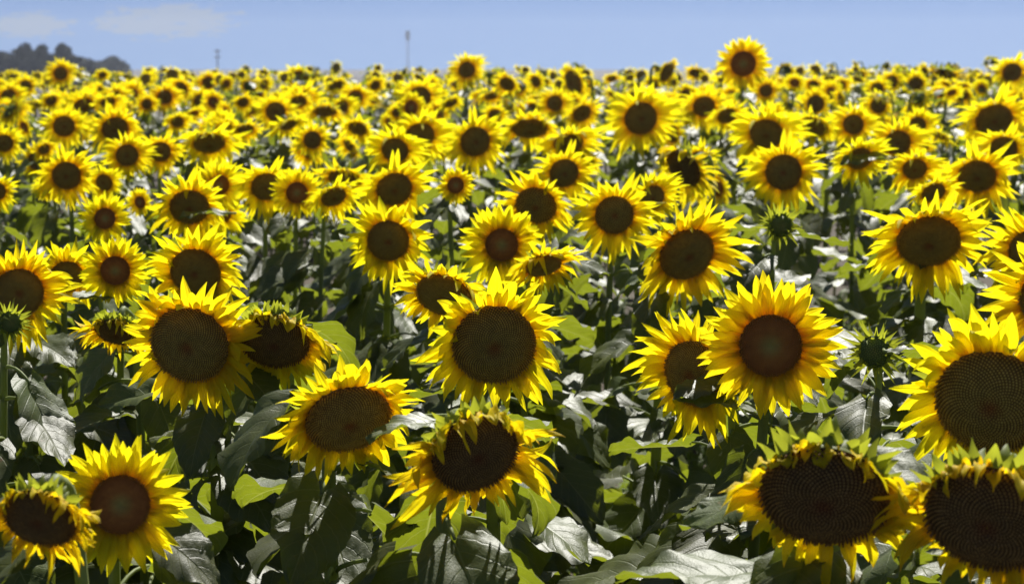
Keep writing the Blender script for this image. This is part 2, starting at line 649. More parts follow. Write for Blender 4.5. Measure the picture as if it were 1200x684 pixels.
BACK_BUD = back_mesh(20, .75).mesh("flower_head", [M["bract"]])
BRACT_LO = [bract_ring(400 + i, .6, 3, 2, 18).mesh("bract_ring", [M["bract"]]) for i in range(3)]
RING_MD = {
    "m": [(L, petal_ring(500 + i, L, G0, "m", 6, 3, 66).mesh("petal_ring", [M["petal"]])) for i, L in enumerate((.7, .8, .9, 1.0, 1.1, 1.25, 1.4, 1.6))],
    "y": [(L, petal_ring(520 + i, L, G0, "y", 6, 3, 48).mesh("petal_ring", [M["petal"]])) for i, L in enumerate((1.0, 1.2, 1.4, 1.6, 1.9))],
    "w": [(L, petal_ring(540 + i, L, Vector((0, -.8, .6)), "w", 6, 3, 60).mesh("petal_ring", [M["petal_wilt"]])) for i, L in enumerate((.6, .7, .8, .9))],
}

HEADS = []     # (px, py, outer px, depth) of every head, for keeping leaves off the faces


def bez(pts, n):
    """Catmull-Rom through pts"""
    P = [pts[0] * 2 - pts[1]] + pts + [pts[-1] * 2 - pts[-2]]
    out = []
    segs = len(pts) - 1
    for s in range(segs):
        for i in range(n):
            t = i / n
            a, b, c, d = P[s:s + 4]
            out.append(0.5 * ((2 * b) + (c - a) * t + (2 * a - 5 * b + 4 * c - d) * t * t + (3 * b - a - 3 * c + d) * t ** 3))
    out.append(pts[-1].copy())
    return out


def head_matrix(pos, yaw, pitch, radius, roll=0.0):
    to = (CAM - pos).normalized()
    right = Vector((0, 0, 1)).cross(to).normalized()
    up = to.cross(right)
    y, p = R_(yaw), R_(pitch)
    n = to * (math.cos(p) * math.cos(y)) + right * (math.sin(y) * math.cos(p)) - up * math.sin(p)
    x = Vector((0, 0, 1)).cross(n)
    if x.length < .05:
        x = right.copy()
    x.normalize()
    yv = n.cross(x)
    if roll:
        x, yv = x * math.cos(roll) + yv * math.sin(roll), yv * math.cos(roll) - x * math.sin(roll)
    m = Matrix.Identity(4)
    for i in range(3):
        m[i][0], m[i][1], m[i][2], m[i][3] = x[i] * radius, yv[i] * radius, n[i] * radius, pos[i]
    return m, n


def stem_path(pos, n, radius, r, bud=False):
    a = pos - n * (radius * (.5 if not bud else .8))
    nod = max(0.0, -n.z)
    b = a - n * radius * (.9 - .55 * min(1, nod * 1.3)) + Vector((0, 0, .01))
    hz = Vector((n.x, n.y, 0))
    if hz.length > 1e-3:
        hz.normalize()
    b = b - hz * radius * .55 * min(1, nod * 1.6)
    c = b - hz * (.05 + .02 * nod) - Vector((0, 0, .11))
    gx, gy = c.x + r.uniform(-.05, .05), c.y + r.uniform(-.02, .08)
    gz = ground_z(gx, gy)
    d = Vector((c.x * .6 + gx * .4 + r.uniform(-.02, .02), c.y * .6 + gy * .4, c.z * .6 + gz * .4))
    e = Vector((gx, gy, gz))
    return [a, b, c, d, e]


def leaf_ok(mtx, mine):
    pts = [mtx @ Vector(q) for q in ((0, .55, .3), (0, .8, .25), (0, 1.05, .15), (0, 1.35, -.05), (.3, .75, .25), (-.3, .75, .25), (.2, 1.1, .1), (-.2, 1.1, .1))]
    for p in pts:
        x, y, d = project(p)
        if d < .5:
            return False
        for h in HEADS_NEAR:
            if d < h[3] + .03 and (x - h[0]) ** 2 + (y - h[1]) ** 2 < (h[2] * .68) ** 2:
                return False
    return True


def leaf_places(path, base, r, count, hmin, hmax, size, check, mine=None):
    """matrices in world space for the leaves of one plant"""
    out = []
    top = path[0].z if path[0].z > path[-1].z else path[-1].z
    H = max(p.z for p in path) - base.z
    az0 = r.uniform(0, 6.28)
    for i in range(count):
        f = hmin + (hmax - hmin) * (i + r.uniform(.1, .9)) / count
        z = base.z + H * f
        # stem point at that height (path runs head -> ground)
        q = min(path[len(path) // 3:], key=lambda p: abs(p.z - z))
        sz = size * (1.12 - .62 * max(0, f - .55) / .45) * r.uniform(.8, 1.15) if f > .55 else size * r.uniform(.85, 1.2)
        for tr in range(7 if check else 1):
            az = az0 + i * 2.399 + (r.uniform(-.5, .5) if tr < 2 else r.uniform(0, 6.28))
            if i % 5 == 2 and tr < 4:
                az = math.pi + r.uniform(-1.1, 1.1)
            m = Matrix.Translation(q) @ Matrix.Rotation(az, 4, "Z") @ Matrix.Rotation(r.uniform(-.35, .2), 4, "X") @ Matrix.Rotation(r.uniform(-.35, .35), 4, "Y") @ Matrix.Scale(sz * (1 if tr < 4 else .75), 4)
            if not check or leaf_ok(m, mine):
                out.append(m)
                break
    return out


CROSS = {(408, 491): [(510, 494, 430, 520, .25)], (813, 438): [(868, 478, 790, 472, .1), (842, 448, 786, 470, -.15)], (222, 243): [(259, 250, 208, 258, .15)],
         (1025, 412): [(1043, 413, 1086, 418, .2)], (1007, 186): [(1038, 186, 985, 197, .1)]}


def make_plant(h, level, r):
    px, py, D, outer, yaw, pitch, kind, depth, label, group = h
    s = FPX / depth
    rad = D / 2 / s
    pos = at(px, py, depth)
    hm, n = head_matrix(pos, yaw, pitch, rad, r.uniform(-.35, .35) if level else 0)
    cp = stem_path(pos, n, rad, r, kind == "b")
    path = bez(cp, 6 if level < 2 else 3)
    base = path[-1]
    root = obj("sunflower", None)
    root.location = base
    root.empty_display_size = .1
    tag(root, label, "sunflower", group)
    inv = Matrix.Translation(-base)
    k = len(path)
    rr = [max(.0075, .010 + .006 * i / k) * min(1.3, max(.7, rad / .075)) for i in range(k)]
    if kind == "b":
        rr = [q * .75 for q in rr]
    rr[0] = max(rr[0], rad * .16)
    mb = MB()
    mb.tube([p - base for p in path], rr, 8 if level == 0 else 5)
    obj("stem", mb.mesh("stem", [M["stem"]]), root)
    L = max(.5, (outer / (D / 2) - 0.98) * (1.14 if level == 0 else 1.2))
    fh = obj("flower_head", BACK_BUD if kind == "b" else BACK, root, inv @ hm)
    if kind == "b":
        obj("seed_disc", DISC_B, fh)
        obj("bract_ring", bud_bracts(r.randrange(9999)).mesh("bract_ring", [M["bract"]]), fh)
    else:
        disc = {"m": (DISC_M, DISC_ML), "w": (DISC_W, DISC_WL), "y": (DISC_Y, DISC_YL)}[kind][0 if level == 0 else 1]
        o = obj("seed_disc", disc, fh, Matrix.Rotation(r.uniform(0, 6.28), 4, "Z"))
        if level == 0:
            g = hm.to_3x3().normalized().inverted() @ Vector((0, 0, -1))
            pr = petal_ring(r.randrange(99999), L, g, kind, 9, 4, 66 if kind == "m" else 56 if kind == "y" else 84)
            pm = pr.mesh("petal_ring", [M["petal_wilt" if kind == "w" else "petal"]])
            br = bract_ring(r.randrange(99999), .5 if kind != "w" else .42, 6, 2, 34 if kind != "w" else 60, g, -.1).mesh("bract_ring", [M["bract"]])
        else:
            opts = sorted(RING_MD[kind], key=lambda q: abs(q[0] - L))[:2]
            pm = r.choice(opts)[1]
            br = r.choice(BRACT_LO)
        obj("petal_ring", pm, fh)
        if level < 2 or pitch > 25:
            obj("bract_ring", br, fh)
    for (tx, ty), items in CROSS.items():      # leaves that lie across a face
        if abs(px - tx) < .6 and abs(py - ty) < .6:
            for (bx, by, lx, ly, tilt) in items:
                dd = depth - rad * 1.0
                B, Tp = at(bx, by, dd - .01), at(lx, ly, dd - .05)
                y = (Tp - B).normalized()
                z = Vector((0, -.25 + tilt, 1))
                z = (z - y * z.dot(y)).normalized()
                x = y.cross(z)
                sc_ = (Tp - B).length
                q = min(path[1:], key=lambda p: abs(p.z - (B.z - .05)))
                lb = leaf_mb(r.randrange(9999), 18, 8, False, 6, True)
                mb = MB()
                mm = Matrix.Identity(4)
                for a in range(3):
                    mm[a][0], mm[a][1], mm[a][2], mm[a][3] = x[a] * sc_, y[a] * sc_, z[a] * sc_, B[a] - q[a]
                mb.add(lb, mm)
                side = B + (B - pos).normalized() * .03 - y * .03
                mb.tube([p - q for p in bez([q, q * .5 + side * .5 + Vector((0, 0, .015)), side, B + y * .004], 5)], [.0035] * 16, 6, 1)
                obj("leaf", mb.mesh("leaf", [M["leaf"], M["stem"]]), root, inv @ Matrix.Translation(q))
    hgt = max(p.z for p in path) - base.z
    if level < 2:
        me = LEAF_HI_ME if level == 0 else LEAF_MD_ME
        nleaf = 32 if level == 0 else 24
        for m in leaf_places(path, base, r, nleaf, .22, .985, r.uniform(.23, .31) if level == 0 else r.uniform(.21, .28), True):
            obj("leaf", r.choice(me), root, inv @ m)
    else:
        mb = MB()
        for m in leaf_places(path, base, r, 18, .45, .99, r.uniform(.19, .26), True):
            mb.add(r.choice(LEAF_LO), inv @ m)
        obj("foliage", mb.mesh("foliage", [M["leaf"]]), root)
    return root


# ------------------------------------------------------------------ the flowers measured from the photograph
# px, py, disc diameter px, petal radius px, yaw, pitch, kind, depth scale (px per metre, 0 = from height), label
T = [
 (141, 591, 70, 74, 6, 4, "y", 800, "young round sunflower with red-brown disc and short neat petals, low in left corner"),
 (47, 607, 86, 70, -28, 42, "w", 0, "drooping sunflower tucked behind the young red-brown one in left corner"),
 (222, 404, 94, 84, -20, 22, "m", 0, "large sunflower with wide brown face tilted left and long ragged petals"),
 (579, 404, 99, 86, 3, 25, "m", 0, "big round central sunflower in sharp focus with clear spiral seed pattern"),
 (408, 491, 102, 88, 15, 45, "m", 0, "nodding sunflower with oval seed face and a leaf across its right side"),
 (557, 531, 106, 92, 22, 35, "w", 0, "drooping sunflower with limp orange lower petals below the central round one"),
 (903, 405, 74, 77, 3, 8, "y", 0, "round sunflower with red-brown disc and even petals, overlapping a turned one"),
 (813, 438, 80, 78, -35, 16, "m", 560, "sunflower turned aside behind the red-brown disc one, leaf across its face"),
 (1162, 472, 132, 110, -8, 28, "m", 760, "very large sunflower cut by right edge above the two heavy nodding heads"),
 (966, 582, 152, 112, -6, 45, "w", 0, "heavy nodding sunflower with withered petals over its wide dark disc, stubby fringe below"),
 (1160, 608, 154, 118, -14, 42, "w", 0, "heavy nodding sunflower in bottom right corner with bunched petals on its left"),
 (1210, 298, 62, 60, -15, 20, "m", 0, "sunflower at right edge mostly cut off, above another cut-off one"),
 (1232, 352, 74, 84, -10, 20, "m", 0, "yellow petals at right edge just above the very large cut-off sunflower"),
 (22, 343, 62, 60, 0, 15, "m", 0, "sunflower with dark round face at left edge above the green bud"),
 (12, 378, 27, 22, 10, 5, "b", 600, "spiky green bud at left edge below a dark faced sunflower"),
 (137, 389, 50, 44, -25, 56, "w", 540, "small drooping head with orange petals, half hidden left of the tilted large flower"),
 (322, 400, 82, 68, -12, 44, "w", 0, "nodding sunflower with shrivelled petals, right of the tilted large flower"),
 (1025, 412, 38, 30, -5, 2, "b", 620, "spiky closed green bud on a pale bare stem"),
 (915, 264, 30, 24, 10, 0, "b", 400, "small green bud in dark leaves below the tall round flower"),
 (229, 319, 64, 57, -4, 22, "m", 0, "sunflower directly above the tilted large one, broad brown face"),
 (135, 317, 37, 36, 5, 8, "y", 460, "small young sunflower with green-centred disc, left of broad faced one"),
 (78, 324, 42, 40, 15, 30, "m", 440, "half hidden sunflower between left edge flower and the small young one"),
 (455, 282, 53, 51, 2, 12, "m", 0, "round sunflower with spreading petals, upper left of the central flower"),
 (588, 287, 42, 45, 5, 8, "y", 0, "neat young sunflower with reddish disc directly above the central flower"),
 (520, 346, 66, 58, -20, 45, "m", 500, "sunflower peering out behind upper left of the central flower"),
 (637, 311, 46, 44, 20, 48, "m", 430, "drooping sunflower just right of the neat young reddish one"),
 (720, 252, 49, 50, 2, 12, "m", 0, "round sunflower with bright halo of petals, right of middle, hanging fringe below"),
 (805, 298, 72, 66, 12, 34, "m", 0, "broad oval faced sunflower tilted up to right, above the turned one"),
 (1088, 283, 79, 70, -2, 40, "m", 0, "large oval faced sunflower with petal curled onto its disc, right side"),
 (918, 202, 46, 48, 3, 14, "m", 0, "upright round sunflower above the small green bud"),
 (1145, 207, 47, 48, 4, 28, "m", 0, "oval faced sunflower near right edge, above the large oval one"),
 (628, 241, 53, 45, -4, 30, "m", 0, "wide faced sunflower half hidden behind upper right of the young reddish one"),
 (661, 203, 37, 36, 6, 18, "m", 0, "smaller sunflower above the wide faced half hidden one"),
 (764, 232, 34, 34, 25, 25, "m", 320, "sunflower peeping out behind the bright haloed round one"),
 (801, 197, 52, 38, -35, 30, "w", 0, "dark nodding sunflower with petals only on its right side"),
 (462, 222, 46, 42, 5, 28, "m", 0, "sunflower right behind the upper left round one, only its top half clear"),
 (534, 217, 21, 21, 18, 4, "y", 330, "tiny young sunflower on a thin stalk above the central flower"),
 (348, 226, 27, 30, 4, 6, "y", 0, "small neat sunflower on a long visible stalk, left of middle"),
 (312, 219, 38, 34, -5, 22, "m", 0, "sunflower partly covered by the small neat one on its right"),
 (391, 231, 32, 34, 25, 42, "m", 0, "drooping sunflower touching the small neat one on its left"),
 (222, 243, 50, 46, -5, 26, "m", 0, "wide faced sunflower with a folded leaf lying across it"),
 (257, 217, 26, 38, 12, 15, "y", 0, "long petalled sunflower with tiny disc in front of the wide faced one"),
 (123, 256, 27, 30, 5, 10, "y", 0, "small sunflower alone above dark leaves, left side"),
 (78, 206, 36, 36, -4, 12, "m", 0, "round sunflower above left dark leaves with dense fringe"),
 (122, 214, 22, 22, -18, 18, "m", 250, "small sunflower squeezed right of the dense fringed one"),
 (164, 237, 15, 22, -20, 5, "y", 290, "tiny disc sunflower turned sideways left of the wide faced one"),
 (149, 182, 28, 30, -4, 12, "m", 0, "round sunflower up and right of the dense fringed one"),
 (188, 178, 26, 24, -5, 20, "m", 0, "dark disc sunflower beside a round one, petals mostly covered"),
 (75, 148, 27, 30, -4, 10, "m", 0, "round sunflower above the dense fringed one on left"),
 (135, 151, 34, 32, 4, 32, "m", 0, "wide faced sunflower behind the left round pair"),
 (98, 127, 28, 28, 10, 20, "m", 0, "dark faced sunflower up and right of left round one"),
 (245, 168, 40, 42, 2, 50, "m", 0, "broad bowed sunflower above the long petalled one"),
 (5, 168, 22, 26, 10, 10, "m", 0, "sunflower cut by left edge in the blurred upper rows"),
 (-4, 225, 24, 27, 10, 15, "m", 0, "sunflower cut by left edge above dark leaves"),
 (263, 152, 20, 26, 5, 30, "m", 0, "small bowed sunflower over the broad bowed one"),
 (323, 131, 25, 28, 2, 12, "m", 0, "round blurred sunflower above left middle with bright petals"),
 (354, 117, 26, 24, 15, 25, "m", 0, "blurred sunflower up and right of the bright petalled round one"),
 (366, 164, 22, 27, 3, 10, "m", 0, "sunflower with small round disc left of middle, blurred rows"),
 (381, 131, 28, 24, 5, 60, "m", 0, "strongly bowed blurred sunflower with thin dark disc"),
 (419, 151, 24, 22, -15, 50, "m", 0, "tilted bowed sunflower with green stalk across it"),
 (417, 114, 18, 21, -8, 12, "m", 0, "small blurred sunflower with tall petals, below the skyline"),
 (351, 91, 30, 24, 2, 60, "m", 80, "bowed dark disc on the skyline left of middle"),
 (492, 114, 28, 31, 2, 10, "m", 0, "bright round sunflower close under skyline left of tallest middle one"),
 (492, 160, 38, 40, 8, 20, "m", 0, "large sunflower in upper rows, half behind its left lower neighbour"),
 (463, 176, 34, 36, -6, 28, "m", 0, "sunflower with arched petals overlapping the large upper row one"),
 (547, 82, 21, 24, 2, 10, "m", 110, "tall round sunflower rising against the sky in the middle"),
 (557, 166, 38, 40, 0, 16, "m", 0, "large round sunflower of upper rows below the tall sky one"),
 (580, 135, 16, 28, 10, 20, "m", 0, "shaggy sunflower with small disc touching the large upper row round one"),
 (566, 114, 16, 22, 5, 40, "m", 0, "small bowed sunflower directly below the tall sky one"),
 (584, 92, 22, 15, 160, 30, "m", 75, "dark backed head on skyline right of the tall middle one"),
 (672, 97, 32, 24, -42, 14, "m", 120, "tall side-turned sunflower with narrow dark face near the skyline"),
 (650, 121, 20, 22, -4, 10, "m", 0, "small round sunflower left below the side-turned tall one"),
 (682, 133, 24, 22, 12, 30, "m", 0, "dim sunflower below the side-turned tall one"),
 (621, 151, 46, 38, 0, 58, "m", 0, "broad bowed sunflower with thin wide disc, upper middle"),
 (666, 168, 38, 40, 3, 60, "m", 0, "broad bowed sunflower with petals over its disc, right of another bowed one"),
 (751, 139, 42, 46, 2, 10, "m", 0, "large round shaggy sunflower, biggest of the upper rows"),
 (825, 125, 28, 32, -6, 18, "m", 0, "sunflower with spiky top petals right of the shaggy biggest one"),
 (871, 75, 32, 29, 3, 8, "y", 150, "tallest sunflower standing clear against the sky on right"),
 (782, 84, 26, 18, 68, 20, "m", 110, "sideways dark head with few petals on the skyline, left of tallest one"),
 (816, 86, 18, 14, 5, 60, "m", 80, "bowed small head on the skyline just left of tallest one"),
 (852, 136, 24, 22, 20, 45, "m", 0, "bowed dim sunflower right of the spiky topped one"),
 (898, 157, 42, 40, -4, 34, "m", 0, "wide sunflower directly above the upright round one"),
 (920, 85, 17, 11, 175, 10, "m", 90, "dark round backed head on skyline right of tallest one"),
 (954, 101, 16, 20, -20, 30, "m", 0, "blurred bushy sunflower under the dark backed skyline head"),
 (985, 100, 13, 15, 10, 25, "m", 0, "small blurred sunflower right of the bushy one under skyline"),
 (1005, 88, 18, 15, 5, 55, "m", 85, "bowed yellow head on the right skyline"),
 (1029, 124, 20, 25, -10, 16, "m", 0, "sunflower with tall pointed petals in right upper rows"),
 (1000, 146, 26, 29, -4, 18, "m", 0, "round sunflower left below the tall pointed petalled one"),
 (955, 148, 34, 26, -35, 42, "m", 0, "dark disc sunflower bowed to left beside a round one"),
 (1052, 167, 32, 36, 3, 18, "m", 0, "sunflower with long petals in front of a half hidden neighbour, right rows"),
 (1075, 147, 22, 28, 18, 18, "m", 0, "half hidden sunflower behind the long petalled right one"),
 (1107, 109, 18, 21, -3, 48, "m", 0, "yellow crown shaped bowed sunflower in right upper rows"),
 (1062, 93, 32, 24, -12, 62, "w", 95, "dark bowed head with yellow upper edge on right skyline"),
 (1105, 87, 32, 24, -18, 64, "w", 95, "second dark bowed head, right of the yellow edged one"),
 (1140, 93, 10, 14, 5, 20, "m", 0, "tiny blurred sunflower right of the dark bowed heads"),
 (1186, 85, 24, 26, 8, 20, "m", 110, "tall round sunflower at the far right skyline"),
 (1162, 73, 12, 9, 170, 20, "m", 80, "tiny dark head poking up left of the far right tall one"),
 (1165, 141, 46, 46, 4, 28, "m", 0, "large shaggy sunflower near right edge in upper rows"),
 (1176, 174, 34, 38, 0, 30, "m", 0, "sunflower just below the large shaggy right one"),
 (1198, 118, 20, 22, 0, 50, "m", 0, "bowed sunflower cut by the right edge under the skyline"),
 (1007, 186, 32, 36, 12, 28, "m", 0, "sunflower with leaves crossing it, below the round right row one"),
 (1072, 198, 30, 30, 10, 35, "m", 0, "untidy sunflower left of the oval faced right one"),
 (1094, 226, 30, 32, 14, 30, "m", 300, "half hidden sunflower directly above the large oval faced right one"),
 (135, 115, 18, 21, -3, 10, "m", 0, "small round sunflower under the far trees' right end"),
 (193, 114, 19, 21, -4, 14, "m", 0, "small round sunflower right of the far trees"),
 (244, 97, 16, 19, 6, 22, "m", 0, "blurred round sunflower below the utility pole"),
 (71, 86, 17, 19, 3, 8, "m", 105, "tall sunflower standing up in front of the dark trees"),
 (30, 101, 15, 16, 2, 10, "m", 0, "small sunflower below the dark trees, left of tall one"),
 (120, 88, 9, 12, 5, 20, "m", 95, "small yellow head in front of the trees' low end"),
 (10, 113, 19, 22, 2, 18, "m", 0, "blurred sunflower by left edge below the trees"),
 (154, 103, 12, 16, 5, 24, "m", 0, "small bowed sunflower right below the separate round tree"),
 (172, 122, 13, 17, -14, 12, "m", 0, "small narrow faced sunflower between two round ones, upper left"),
 (175, 92, 10, 13, 3, 20, "m", 0, "tiny yellow sunflower beside the separate round tree"),
 (217, 105, 12, 17, 5, 35, "m", 0, None), (235, 112, 13, 18, -5, 45, "m", 0, None), (285, 120, 14, 18, 5, 30, "m", 0, None),
 (465, 132, 12, 18, -10, 20, "m", 0, None), (300, 100, 12, 15, 10, 30, "m", 0, None), (717, 92, 10, 15, 0, 40, "m", 0, None),
 (847, 110, 14, 18, 10, 45, "m", 0, None), (528, 121, 18, 16, 40, 50, "m", 0, None), (1029, 97, 12, 15, 6, 40, "m", 0, None),
 (52, 175, 14, 18, 8, 30, "m", 0, None), (288, 152, 20, 22, 3, 45, "m", 0, None), (440, 100, 12, 15, 3, 30, "m", 0, None),
 (15, 128, 18, 20, 0, 40, "m", 0, None), (60, 118, 14, 18, 5, 30, "m", 0, None), (208, 143, 16, 22, 10, 30, "m", 0, None),
]

rows = []
for (px, py, D, outer, yaw, pitch, kind, s, label) in T:
    if not s:
        s = max(84, (py - 38) / .62)
    if py < 345:
        D *= .93
        outer *= 1.06
        yaw += rng.uniform(-12, 12)
        pitch += rng.uniform(-5, 9)
    rows.append([px, py, D, outer, yaw, pitch, kind, FPX / s, label, "sunflowers in the open field"])


ZONES = [(0, 170, "small blurred sunflower in the crowded far rows under the dark trees"),
         (170, 420, "small blurred sunflower in the crowded far rows between the trees and the faint mast"),
         (420, 640, "small blurred sunflower in the crowded far rows around the tall middle one"),
         (640, 860, "small blurred sunflower in the crowded far rows left of the tallest skyline flower"),
         (860, 1030, "small blurred sunflower in the crowded far rows right of the tallest skyline flower"),
         (1030, 1300, "small blurred sunflower in the crowded far rows by the dark bowed skyline heads")]


def zone(px):
    for a, b, l in ZONES:
        if px < b:
            return l
    return ZONES[-1][2]


# fill the far rows
placed = []
for h in rows:
    p = at(h[0], h[1], h[7])
    placed.append((p.x, p.y))
fill = []
rf = random.Random(21)
tries = 0
while tries < 30000 and len(fill) < 560:
    tries += 1
    y = math.sqrt(rf.uniform(7.5 ** 2, 25.5 ** 2))
    x = rf.uniform(-1, 1) * (.30 * y + 1.2)
    if any((x - a) ** 2 + (y - b) ** 2 < .36 ** 2 for a, b in placed):
        continue
    g = ground_z(x, y)
    hh = rf.gauss(1.47, .10) if y < 15 else min(1.60, rf.gauss(1.47, .06))
    p = Vector((x, y, g + hh))
    px, py, d = project(p)
    rad = max(.03, rf.gauss(.056, .013))
    outer = rad + rf.uniform(.06, .085)
    s = FPX / d
    if any(h[7] > d and (px - h[0]) ** 2 + (py - h[1]) ** 2 < (h[3] + outer * s * .8) ** 2 for h in rows):
        if d < 12 or rf.random() < .75:
            continue
    placed.append((x, y))
    pitch = rf.choice((abs(rf.gauss(18, 14)), rf.uniform(30, 72)))
    yaw = rf.gauss(0, 34)
    if rf.random() < .10:
        yaw += rf.choice((120, 180))
    kind = "y" if rad < .055 else "m"
    fill.append([px, py, rad * 2 * s, outer * s, yaw, min(pitch, 75), kind, d, None, None])
fill.sort(key=lambda h: h[7])
inview = [h for h in fill if -10 < h[0] < 1210]
n_ind = 298 - len(rows)
chosen = inview[:n_ind]
ids = set(id(h) for h in chosen)
rest = [h for h in fill if id(h) not in ids]
for h in rows:
    if h[8] is None:
        h[8] = zone(h[0])
for h in chosen:
    h[8] = zone(h[0])
for h in rows + chosen:
    if h[8].startswith("small blurred sunflower in the crowded"):
        h[9] = h[8].replace("small blurred sunflower", "blurred sunflowers")
rows += chosen
# plants standing just beyond the picture's two sides
for side, word in ((-1, "left"), (1, "right")):
    n_side = 0
    for _ in range(600):
        y = rf.uniform(2.3, 7.6)
        x = side * (.30 * y + rf.uniform(.22, 1.1))
        p = Vector((x, y, ground_z(x, y) + rf.gauss(1.47, .07)))
        px, py, d = project(p)
        s = FPX / d
        rad = rf.uniform(.05, .08)
        outer = (rad + .07) * s
        if -30 < px + outer * .9 and px - outer * .9 < PW + 30 or any((x - a) ** 2 + (y - b) ** 2 < .5 ** 2 for a, b in placed):
            continue
        placed.append((x, y))
        rows.append([px, py, rad * 2 * s, outer, rf.gauss(0, 18), rf.uniform(5, 40), "m", d, "sunflower growing just outside the %s edge of the picture" % word, "sunflowers outside the %s edge" % word])
        n_side += 1
        if n_side == 12:
            break
HEADS_NEAR = [(h[0], h[1], h[3], h[7]) for h in rows if h[7] < 16]

for i, h in enumerate(rows):
    s = FPX / h[7]
    level = 0 if s > 370 and "just outside" not in h[8] else (1 if s > 190 else 2)
    make_plant(h, level, random.Random(1000 + i))

# ------------------------------------------------------------------ the far mass of the field, uncountable: one object
HEADS_NEAR = []
RING_FAR = [petal_ring(700 + i, .85, G0, "m", 3, 2, 24) for i in range(4)]
BACKF = back_mesh(10)
DISCF = MB()
rws = [[Vector((q * math.cos(k * math.pi / 6), q * math.sin(k * math.pi / 6), .12 * (1 - q * q))) for k in range(12)] for q in (1.0, .7, .35, .02)]
DISCF.grid(rws, [[(q, .55)] * 12 for q in (.99, .7, .35, .02)], 0, True)
mass = MB()
rm = random.Random(5)
for h in rest:
    px, py, D, outer, yaw, pitch, kind, depth, _, _ = h
    rad = D / 2 / (FPX / depth)
    pos = at(px, py, depth)
    hm, n = head_matrix(pos, yaw, pitch, rad)
    path = bez(stem_path(pos, n, rad, rm), 2)
    mass.tube(path, [.012] * len(path), 4, 0)
    mass.add(BACKF, hm, {0: 0})
    mass.add(DISCF, hm, {0: 2})
    mass.add(rm.choice(RING_FAR), hm, {0: 1})
    for m in leaf_places(path, path[-1], rm, 11, .5, .99, .23, False):
        mass.add(rm.choice(LEAF_LO), m, {0: 3})
far = obj("sunflower_field", mass.mesh("sunflower_field", [M["bract"], M["petal"], M["disc"], M["leaf"]]))
tag(far, "hazy yellow mass of the farthest sunflowers merging along the skyline", "sunflower field", kind="stuff")

# ------------------------------------------------------------------ ground
mb = MB()
ys = [-6 + .5 * i for i in range(92)] + [42, 46, 52, 60, 70, 85, 105, 130, 180, 300, 600, 1200, 2500, 5000]
pts, uvs = [], []
for y in ys:
    w = 14 + max(0, y) * .9 if y < 60 else y * 1.3
    pts.append([Vector((-w + 2 * w * k / 40, y, ground_z(-w + 2 * w * k / 40, y))) for k in range(41)])
    uvs.append([(0, 0)] * 41)
mb.grid(pts, uvs)
tag(obj("ground", mb.mesh("ground", [M["soil"]])), "brown field soil between the sunflower stems", "ground", kind="structure")

# weeds between the rows
mb = MB()
rg = random.Random(9)
for i in range(9000):
    y = rg.uniform(4.2, 13)
    x = rg.uniform(-1, 1) * (.3 * y + .4)
    if math.sin(x * 2.1 + 1.0) * math.sin(y * 1.1 + .4) + rg.uniform(-.5, .9) < 0:
        continue
    b = Vector((x, y, ground_z(x, y)))
    for k in range(3):
        a = rg.uniform(0, 6.28)
        hgt = rg.uniform(.05, .2)
        o = Vector((math.cos(a), math.sin(a), 0))
        sd = Vector((-o.y, o.x, 0)) * rg.uniform(.006, .018)
        p0, p1, p2 = b, b + o * hgt * .4 + Vector((0, 0, hgt * .7)), b + o * hgt * .95 + Vector((0, 0, hgt * .8))
        mb.grid([[p0 - sd * .4, p0 + sd * .4], [p1 - sd, p1 + sd], [p2 - sd * .1, p2 + sd * .1]], [[(0, 0)] * 2] * 3)
tag(obj("weeds", mb.mesh("weeds", [M["grass"]])), "low green weeds and grass on the soil between the stems", "weeds", kind="stuff")

# ------------------------------------------------------------------ far trees, pole, mast
def far_tree(px, top, wpx, d, label, seed, tall=1.0):
    r = random.Random(seed)
    c = at(px, HORIZON, d)
    gz = ground_z(c.x, d)
    tz = at(px, top, d).z
    root = obj("tree", None)
    root.location = (c.x, c.y, gz)
    tag(root, label, "tree", "hazy trees beyond the field")
    H = tz - gz
    w = wpx / FPX * d / 2 * 1.8
    mb = MB()
    mb.tube([Vector((0, 0, -.2)), Vector((.1, 0, H * .3)), Vector((-.1, 0.1, H * .75))], [.22, .17, .06], 7)
    for k in range(6):
        a = r.uniform(0, 6.28)
        mb.tube([Vector((0, 0, H * r.uniform(.3, .5))), Vector((math.cos(a) * w * .4, math.sin(a) * w * .4, H * .62)), Vector((math.cos(a) * w * .7, math.sin(a) * w * .7, H * .78))], [.09, .06, .03], 5)
    obj("trunk", mb.mesh("trunk", [M["bark"]]), root)
    mb = MB()
    vr = min(w, H * .42) * tall
    lobes = [(Vector((r.uniform(-.1, .1) * w, 0, H - .26 * vr)), .28)]
    for _ in range(40):
        q = r.uniform(.16, .42)
        rr_ = r.uniform(0, .75)
        an = r.uniform(0, 6.28)
        lobes.append((Vector((math.cos(an) * rr_ * w, math.sin(an) * rr_ * w, H * r.uniform(.25, .97) * (1 - .25 * rr_) - .5 * q * vr)), q))
    for c0, q in lobes:
        for k in range(130):
            v = Vector((r.gauss(0, 1), r.gauss(0, 1), r.gauss(0, 1))).normalized() * (r.random() ** .4)
            p = c0 + Vector((v.x * q * w, v.y * q * w, v.z * q * vr))
            e1 = Vector((r.gauss(0, 1), r.gauss(0, 1), r.gauss(0, 1))).normalized() * r.uniform(.14, .34)
            e2 = e1.orthogonal().normalized() * r.uniform(.12, .3)
            mb.grid([[p - e1 - e2, p + e1 - e2], [p - e1 + e2, p + e1 + e2]], [[(0, 0)] * 2] * 2)
    obj("crown", mb.mesh("crown", [M["crown"]], False), root)


